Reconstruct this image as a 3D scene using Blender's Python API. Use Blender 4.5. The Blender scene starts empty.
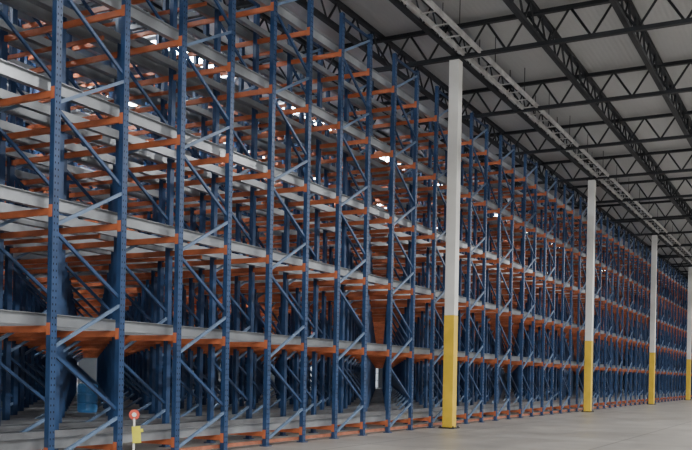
import bpy, math, random
from mathutils import Vector, Matrix
random.seed(4)
scene=bpy.context.scene
F=900.0; PHI=math.atan(478/F); ROLL=math.radians(1.1); H=1.5
XR=-10.1; XC=-9.67; P=1.47; S0=9.75; CB=17.5; C0=24.7
LANE=1.42; NPL=15; NK=66; K0=-4
TOP=10.0; LEVELS=[0.30,2.15,3.9,5.65,7.4,9.1]
ZJ=10.9; ZCEIL=11.9

# ---------- materials ----------
def newmat(name):
    m=bpy.data.materials.new(name); m.use_nodes=True
    return m, m.node_tree, m.node_tree.nodes['Principled BSDF']
def paint(name,col,rough=.45,metal=0.,var=.25,scale=3.,spec=.5):
    m,nt,b=newmat(name)
    tc=nt.nodes.new('ShaderNodeTexCoord'); n=nt.nodes.new('ShaderNodeTexNoise')
    n.inputs['Scale'].default_value=scale; n.inputs['Detail'].default_value=6
    r=nt.nodes.new('ShaderNodeValToRGB')
    r.color_ramp.elements[0].position=.3; r.color_ramp.elements[1].position=.7
    r.color_ramp.elements[0].color=[c*(1-var) for c in col]+[1]
    r.color_ramp.elements[1].color=[min(1,c*(1+var)) for c in col]+[1]
    nt.links.new(tc.outputs['Object'],n.inputs['Vector'])
    nt.links.new(n.outputs['Fac'],r.inputs['Fac'])
    nt.links.new(r.outputs['Color'],b.inputs['Base Color'])
    b.inputs['Roughness'].default_value=rough; b.inputs['Metallic'].default_value=metal
    b.inputs['Specular IOR Level'].default_value=spec
    return m
M_blue=paint('blue_enamel',(.021,.056,.145),.38)
M_brace=paint('brace_blue_pale',(.12,.185,.30),.4)  # paler blue, used on the rising braces only
M_orange=paint('orange_enamel',(.54,.155,.065),.42)
M_galv=paint('galvanised_steel',(.31,.33,.355),.34,.55,.32,1.2)
M_white=paint('white_column_paint',(.80,.80,.77),.5,0,.06,1.5)
M_yellow=paint('yellow_column_paint',(.80,.54,.05),.5,0,.1,2)
M_truss=paint('dark_grey_primer',(.018,.021,.027),.6)
M_pale=paint('pale_grey_paint',(.55,.55,.55),.5)
M_black=paint('black_rubber',(.02,.02,.02),.7)
M_red=paint('red_plastic',(.6,.06,.03),.4)
M_hiv=paint('hi_vis_yellow',(.75,.7,.05),.6)
M_lblue=paint('light_blue_plastic',(.10,.34,.75),.4)
M_guide=paint('scuffed_orange_guide',(.36,.13,.075),.55,0,.35,4)
M_hole=paint('slot_shadow',(.004,.006,.012),.9)

M_deck,nt,b=newmat('roof_deck')
tc=nt.nodes.new('ShaderNodeTexCoord'); w=nt.nodes.new('ShaderNodeTexWave')
w.wave_type='BANDS'; w.bands_direction='X'; w.inputs['Scale'].default_value=2.2; w.inputs['Distortion'].default_value=0
bp=nt.nodes.new('ShaderNodeBump'); bp.inputs['Strength'].default_value=.22; bp.inputs['Distance'].default_value=.03
nt.links.new(tc.outputs['Object'],w.inputs['Vector']); nt.links.new(w.outputs['Fac'],bp.inputs['Height'])
nt.links.new(bp.outputs['Normal'],b.inputs['Normal'])
n=nt.nodes.new('ShaderNodeTexNoise'); n.inputs['Scale'].default_value=.35; n.inputs['Detail'].default_value=4
r=nt.nodes.new('ShaderNodeValToRGB'); r.color_ramp.elements[0].color=(.37,.38,.39,1); r.color_ramp.elements[1].color=(.49,.50,.51,1)
nt.links.new(tc.outputs['Object'],n.inputs['Vector']); nt.links.new(n.outputs['Fac'],r.inputs['Fac']); nt.links.new(r.outputs['Color'],b.inputs['Base Color'])
b.inputs['Roughness'].default_value=.6

M_floor,nt,b=newmat('polished_concrete')
tc=nt.nodes.new('ShaderNodeTexCoord')
n=nt.nodes.new('ShaderNodeTexNoise'); n.inputs['Scale'].default_value=.5; n.inputs['Detail'].default_value=10; n.inputs['Roughness'].default_value=.7
r=nt.nodes.new('ShaderNodeValToRGB'); r.color_ramp.elements[0].position=.32; r.color_ramp.elements[1].position=.68
r.color_ramp.elements[0].color=(.21,.20,.185,1); r.color_ramp.elements[1].color=(.44,.42,.39,1)
br=nt.nodes.new('ShaderNodeTexBrick'); br.offset=0; br.inputs['Scale'].default_value=1; br.inputs['Mortar Size'].default_value=.025
br.inputs['Brick Width'].default_value=4.4; br.inputs['Row Height'].default_value=4.4
br.inputs['Color1'].default_value=(1,1,1,1); br.inputs['Color2'].default_value=(.88,.88,.88,1); br.inputs['Mortar'].default_value=(.35,.35,.35,1)
mx=nt.nodes.new('ShaderNodeMix'); mx.data_type='RGBA'; mx.blend_type='MULTIPLY'; mx.inputs['Factor'].default_value=1
nt.links.new(tc.outputs['Object'],n.inputs['Vector']); nt.links.new(tc.outputs['Object'],br.inputs['Vector'])
nt.links.new(n.outputs['Fac'],r.inputs['Fac']); nt.links.new(r.outputs['Color'],mx.inputs[6]); nt.links.new(br.outputs['Color'],mx.inputs[7])
nt.links.new(mx.outputs[2],b.inputs['Base Color'])
mr=nt.nodes.new('ShaderNodeMapRange'); mr.inputs['To Min'].default_value=.28; mr.inputs['To Max'].default_value=.48
nt.links.new(n.outputs['Fac'],mr.inputs['Value']); nt.links.new(mr.outputs['Result'],b.inputs['Roughness'])
M_wall=paint('wall_panel',(.12,.13,.14),.7,0,.15,.3)
M_sky,nt,b=newmat('skylight_diffuser')
b.inputs['Base Color'].default_value=(.8,.85,.9,1)
b.inputs['Emission Color'].default_value=(.88,.94,1,1); b.inputs['Emission Strength'].default_value=55
M_door,nt,b=newmat('translucent_door_panel')
b.inputs['Base Color'].default_value=(.8,.85,.9,1)
b.inputs['Emission Color'].default_value=(.85,.92,1,1); b.inputs['Emission Strength'].default_value=.5
M_lamp,nt,b=newmat('lamp_diffuser')
b.inputs['Emission Color'].default_value=(1,.97,.92,1); b.inputs['Emission Strength'].default_value=8

# ---------- mesh helper ----------
class MB:
    def __init__(s): s.v=[]; s.f=[]; s.m=[]; s.mats=[]
    def mi(s,m):
        if m not in s.mats: s.mats.append(m)
        return s.mats.index(m)
    def box(s,x0,x1,y0,y1,z0,z1,m):
        i=len(s.v)
        s.v+=[(x0,y0,z0),(x1,y0,z0),(x1,y1,z0),(x0,y1,z0),(x0,y0,z1),(x1,y0,z1),(x1,y1,z1),(x0,y1,z1)]
        s.f+=[(i,i+3,i+2,i+1),(i+4,i+5,i+6,i+7),(i,i+1,i+5,i+4),(i+1,i+2,i+6,i+5),(i+2,i+3,i+7,i+6),(i+3,i,i+4,i+7)]
        s.m+=[s.mi(m)]*6
    def bar(s,a,b,w,h,m,up=(0,0,1)):
        a=Vector(a); b=Vector(b); d=(b-a).normalized(); up=Vector(up)
        side=d.cross(up).normalized(); u=side.cross(d)
        i=len(s.v)
        for q in (a,b):
            for sx,sz in ((-1,-1),(1,-1),(1,1),(-1,1)):
                s.v.append(tuple(q+side*(sx*w/2)+u*(sz*h/2)))
        s.f+=[(i,i+1,i+2,i+3),(i+7,i+6,i+5,i+4)]+[(i+j,i+4+j,i+4+(j+1)%4,i+(j+1)%4) for j in range(4)]
        s.m+=[s.mi(m)]*6
    def cyl(s,a,b,r1,m,r2=None,n=20):
        r2=r1 if r2 is None else r2
        a=Vector(a); b=Vector(b); d=(b-a).normalized()
        ref=Vector((1,0,0)) if abs(d.x)<.9 else Vector((0,1,0))
        u=d.cross(ref).normalized(); w=d.cross(u); i=len(s.v)
        for q,r in ((a,r1),(b,r2)):
            for k in range(n):
                t=2*math.pi*k/n; s.v.append(tuple(q+u*(r*math.cos(t))+w*(r*math.sin(t))))
        for k in range(n): s.f.append((i+k,i+(k+1)%n,i+n+(k+1)%n,i+n+k))
        s.f+=[tuple(range(i+n-1,i-1,-1)),tuple(range(i+n,i+2*n))]; s.m+=[s.mi(m)]*(n+2)
    def obj(s,name,parent=None,bevel=0):
        me=bpy.data.meshes.new(name); me.from_pydata(s.v,[],s.f)
        for m in s.mats: me.materials.append(m)
        me.polygons.foreach_set('material_index',s.m); me.update()
        o=bpy.data.objects.new(name,me); scene.collection.objects.link(o)
        if parent: o.parent=parent
        if bevel:
            md=o.modifiers.new('bevel','BEVEL'); md.width=bevel; md.segments=2
        return o
def empty(name):
    o=bpy.data.objects.new(name,None); scene.collection.objects.link(o); return o

# ---------- shell ----------
X0,X1,Y0,Y1=-48,34,-14,126
g=MB(); g.box(X0,X1,Y0,Y1,-.3,0,M_floor); g.obj('floor')
g=MB(); g.box(X0,X1,Y0,Y1,ZCEIL,ZCEIL+.3,M_deck); g.obj('ceiling')
g=MB(); g.box(X0-.3,X0,Y0,Y1,0,ZCEIL,M_wall); g.obj('wall_left')
g=MB(); g.box(X0,X1,Y1,Y1+.3,0,ZCEIL,M_wall); g.obj('wall_far')
for i,y in enumerate((47,55,69,83,97,111)):
    g=MB(); g.box(X0+.005,X0+.05,y-1.5,y+1.5,0,3.4,M_door)
    g.box(X0+.005,X0+.12,y-1.65,y-1.5,0,3.55,M_pale); g.box(X0+.005,X0+.12,y+1.5,y+1.65,0,3.55,M_pale)
    for z in (0.0,.85,1.7,2.55,3.4): g.box(X0+.05,X0+.09,y-1.5,y+1.5,z,z+.08,M_pale)
    g.obj('door_%d'%(i+1))

# ---------- skylights ----------
ZS=ZCEIL-.03
for j,x in enumerate((-18.3,-24.4,-30.4)):
    for i in range(12):
        y=8.5+i*7.6+(j%2)*3.0; hx,hy=1.02,1.9
        g=MB(); g.box(x-hx,x+hx,y-hy,y+hy,ZS-.06,ZS-.01,M_sky)
        for a in (-1,1):
            g.box(min(x+a*hx,x+a*(hx+.1)),max(x+a*hx,x+a*(hx+.1)),y-hy-.1,y+hy+.1,ZS-.1,ZS,M_pale)
            g.box(x-hx,x+hx,min(y+a*hy,y+a*(hy+.1)),max(y+a*hy,y+a*(hy+.1)),ZS-.1,ZS,M_pale)
        g.obj('skylight')

# ---------- rack ----------
rack=empty('pallet_flow_rack')
ys=[S0+P*k for k in range(K0,NK)]
YA,YB=ys[0]-.1,ys[-1]+.1
def frame(detail):
    g=MB(); W=.12; D=.09; t=.012
    for y,sgn in ((0,1),(P,-1)):
        g.box(-t,0,y-W/2,y+W/2,.02,TOP,M_blue)
        g.box(-D,-t,y-W/2,y-W/2+t,.02,TOP,M_blue); g.box(-D,-t,y+W/2-t,y+W/2,.02,TOP,M_blue)
        g.box(-D,-D+t,y-W/2+t,y-W/2+.04,.02,TOP,M_blue); g.box(-D,-D+t,y+W/2-.04,y+W/2-t,.02,TOP,M_blue)
        g.box(-.13,.04,y-.1,y+.1,0,.02,M_blue)
        if detail:
            z=.15
            while z<TOP-.05:
                g.box(0,.002,y-.037,y-.021,z,z+.03,M_hole); g.box(0,.002,y+.021,y+.037,z,z+.03,M_hole); z+=.1
    per=1.82; z=-.08
    while z<TOP-.8:
        a=z+.10; b=z+.82
        if a<.05: a=.15
        g.bar((-.03,.04,a),(-.03,P-.04,min(b,TOP-.1)),.05,.045,M_brace,(1,0,0))
        if z+1.78<TOP: g.bar((-.055,P-.04,z+.95),(-.055,.04,z+1.82),.05,.045,M_blue,(1,0,0))
        z+=per
    g.bar((-.045,.06,TOP-.1),(-.045,P-.06,TOP-.1),.05,.05,M_blue,(1,0,0))
    return g
nf=len(ys)//2
o=frame(True).obj('upright_frames_aisle_side',rack); o.location=(XR,ys[0],0)
m=o.modifiers.new('a','ARRAY'); m.use_relative_offset=False; m.use_constant_offset=True; m.constant_offset_displace=(0,2*P,0); m.count=nf
o=frame(False).obj('upright_frames_inner',rack); o.location=(XR-LANE,ys[0],0)
m=o.modifiers.new('a','ARRAY'); m.use_relative_offset=False; m.use_constant_offset=True; m.constant_offset_displace=(0,2*P,0); m.count=nf
m=o.modifiers.new('b','ARRAY'); m.use_relative_offset=False; m.use_constant_offset=True; m.constant_offset_displace=(-LANE,0,0); m.count=NPL-1
XE=XR-LANE*(NPL-1)
g=MB()
for i,y in enumerate(ys):
    for L in LEVELS:
        g.box(XE-.05,XR-.06,y-.025,y+.025,L-.10,L,M_orange)
        if L>3 and i%2==1: g.box(XE-.05,XR-LANE+.2,y+P/2-.02,y+P/2+.02,L-.07,L,M_orange)
g.obj('cross_beams',rack)
g=MB()
for y in ys:
    for L in LEVELS:
        g.box(XR-.09,XR-.015,y-.066,y-.06,L-.14,L+.04,M_orange)
        g.box(XR-.09,XR-.015,y+.06,y+.066,L-.14,L+.04,M_orange)
g.obj('beam_connectors',rack)
g=MB()
for L in LEVELS:
    for i in range(NPL-1):
        for sx in (1,-1):
            xc=XR-LANE*(i+.5)+sx*(LANE/2-.2)
            g.box(xc-.004,xc+.004,YA,YB,L,L+.18,M_galv)
            a,b2=(xc,xc+.06) if sx>0 else (xc-.06,xc)
            a2,b3=(xc-.10,xc) if sx>0 else (xc,xc+.10)
            g.box(a,b2,YA,YB,L+.172,L+.18,M_galv)
            g.box(a2,b3,YA,YB,L,L+.008,M_galv)
g.obj('flow_rails',rack)
g=MB()
g.box(XR-.16,XR-.11,YA,YB,.05,.12,M_guide)
g.obj('floor_guide_beam',rack)

# ---------- columns ----------
def column(y):
    e=empty('building_column'); hw=.155
    g=MB(); g.box(XC-hw,XC+hw,y-hw,y+hw,3.3,ZJ-.15,M_white); g.obj('shaft',e,.015)
    g=MB(); g.box(XC-hw-.004,XC+hw+.004,y-hw-.004,y+hw+.004,.03,3.3,M_yellow); g.obj('safety_paint_base',e,.015)
    g=MB(); g.box(XC-.24,XC+.24,y-.24,y+.24,0,.03,M_truss)
    for a in (-.2,.2):
        for c in (-.2,.2): g.cyl((XC+a,y+c,.03),(XC+a,y+c,.08),.02,M_truss,n=8)
    g.box(XC-.22,XC+.22,y-.22,y+.22,ZJ-.15,ZJ-.12,M_truss)
    g.obj('base_and_cap_plates',e)
for i in range(-1,6): column(C0+CB*i)

# ---------- roof structure ----------
def truss(g,p1,p2,depth,panel,mat,ch=.09,wb=.045):
    p1=Vector(p1); p2=Vector(p2); d=p2-p1; n=max(1,int(d.length/panel)); dz=Vector((0,0,depth))
    g.bar(p1,p2,ch*1.3,ch,mat); g.bar(p1+dz,p2+dz,ch*1.3,ch,mat)
    for i in range(n):
        a=p1+d*(i/n); b=p1+d*((i+.5)/n); c=p1+d*((i+1)/n)
        g.bar(a,b+dz,wb,wb,mat,(.3,.2,.1)); g.bar(b+dz,c,wb,wb,mat,(.3,.2,.1))
g=MB()
for k in range(-14,18):
    x=XC+2.4*k
    if k==0: continue
    truss(g,(x,Y0,ZCEIL-.80),(x,Y1-.1,ZCEIL-.80),.70,1.1,M_truss,.11,.05)
g.obj('roof_joists')
g=MB()
yy=C0-CB*2
while yy<Y1-1:
    truss(g,(X0+.1,yy,ZJ-.05),(X1,yy,ZJ-.05),.9,1.2,M_truss,.11,.05)
    yy+=CB/3
g.obj('roof_girders')
g=MB()
truss(g,(XC,Y0,ZJ),(XC,Y1-.1,ZJ),.75,1.2,M_truss,.10,.04)
g.obj('column_line_girder')
g=MB()   # cable tray below the girder: two side rails and rungs
for xx in (XC+.25,XC+.75): g.box(xx-.035,xx+.035,Y0,Y1-.2,ZJ-.05,ZJ+.08,M_pale)
y=Y0+.3
while y<Y1-.4: g.box(XC+.25,XC+.75,y-.02,y+.02,ZJ-.03,ZJ,M_pale); y+=.9
y=Y0+1
while y<Y1-.4:
    for xx in (XC+.25,XC+.75): g.cyl((xx,y,ZJ),(xx,y,ZCEIL-.12),.012,M_truss,n=6)
    y+=3
g.obj('cable_tray')

# ---------- marker post ----------
def place(px,z):
    xr=(px-346)/F*z
    return -z*math.sin(PHI)+xr*math.cos(PHI), z*math.cos(PHI)+xr*math.sin(PHI)
x,y=place(135,14)
e=empty('marker_post')
toc=Vector((-x,-y,0)).normalized()
g=MB(); g.cyl((x,y,0),(x,y,.04),.17,M_black,.15); g.cyl((x,y,.04),(x,y,.09),.07,M_black,.03); g.obj('weighted_base',e)
g=MB(); g.cyl((x,y,.08),(x,y,.76),.018,M_white); g.obj('post',e)
c=Vector((x,y,.82)); g=MB(); g.cyl(c-toc*.012,c+toc*.012,.08,M_red,n=28); g.cyl(c+toc*.012,c+toc*.017,.035,M_white,n=28); g.obj('round_reflector',e)
g=MB(); sd=Vector((toc.y,-toc.x,0))*-1
c=Vector((x,y,.54))+toc*.02
g.bar(c+Vector((0,0,-.16))+sd*.05,c+Vector((0,0,.1))+sd*.03,.13,.012,M_hiv,toc); g.bar(c+Vector((0,0,.02)),c+sd*.14+Vector((0,0,.04)),.05,.014,M_hiv,toc)
g.obj('hi_vis_flag',e)

# blue drum standing on a pallet plate across the lowest rails of the fourth lane
x=XR-LANE*3.5
t=(88-346)/F; zz=x/(t*math.cos(PHI)-math.sin(PHI)); y=zz*math.cos(PHI)+t*zz*math.sin(PHI)
g=MB(); z0=.48
prof=[(0,.2),(.05,.23),(.2,.23),(.22,.215),(.25,.23),(.42,.23),(.44,.215),(.47,.23),(.62,.23),(.66,.2)]
g.box(x-.55,x+.55,y-.3,y+.3,z0,z0+.04,M_galv); z0+=.04
for (a,ra),(b_,rb) in zip(prof,prof[1:]): g.cyl((x,y,z0+a),(x,y,z0+b_),ra,M_lblue,rb)
g.obj('plastic_drum')

# ---------- lights ----------
def area(name,loc,target,sx,sy,power,col=(1,1,1),parent=None):
    l=bpy.data.lights.new(name,'AREA'); l.shape='RECTANGLE'; l.size=sx; l.size_y=sy; l.energy=power; l.color=col
    o=bpy.data.objects.new(name,l); o.location=loc
    o.rotation_euler=(Vector(target)-Vector(loc)).to_track_quat('-Z','Y').to_euler(); scene.collection.objects.link(o)
    if parent: o.parent=parent
    return o
zl=ZCEIL-.12
for x in (1.9,12):
    for i in range(8):
        y=4+i*14
        e=empty('ceiling_light')
        g=MB(); g.box(x-.25,x+.25,y-1.2,y+1.2,zl,zl+.11,M_white); g.box(x-.22,x+.22,y-1.15,y+1.15,zl-.01,zl,M_lamp)
        g.obj('housing',e)
        area('lamp',(x,y,zl-.05),(x-.001,y,0),.45,2.3,1800,(1,.98,.95),e)
area('fill_light',(10,-12,7),(-12,22,6),14,7,3600,(1,.98,.95))  # added fill behind the camera for the orange beam faces; no door here
w=bpy.data.worlds.new('world'); scene.world=w; w.use_nodes=True
bg=w.node_tree.nodes['Background']; bg.inputs[0].default_value=(.85,.92,1,1); bg.inputs[1].default_value=.12

# ---------- camera ----------
cam=bpy.data.cameras.new('camera'); co=bpy.data.objects.new('camera',cam); scene.collection.objects.link(co)
cam.sensor_width=36; cam.lens=F/692*36; cam.shift_y=150/692; cam.clip_end=400
M=Matrix.Rotation(PHI,4,'Z')@Matrix.Rotation(math.pi/2,4,'X')@Matrix.Rotation(ROLL,4,'Z')
co.matrix_world=Matrix.Translation((0,0,H))@M
scene.camera=co
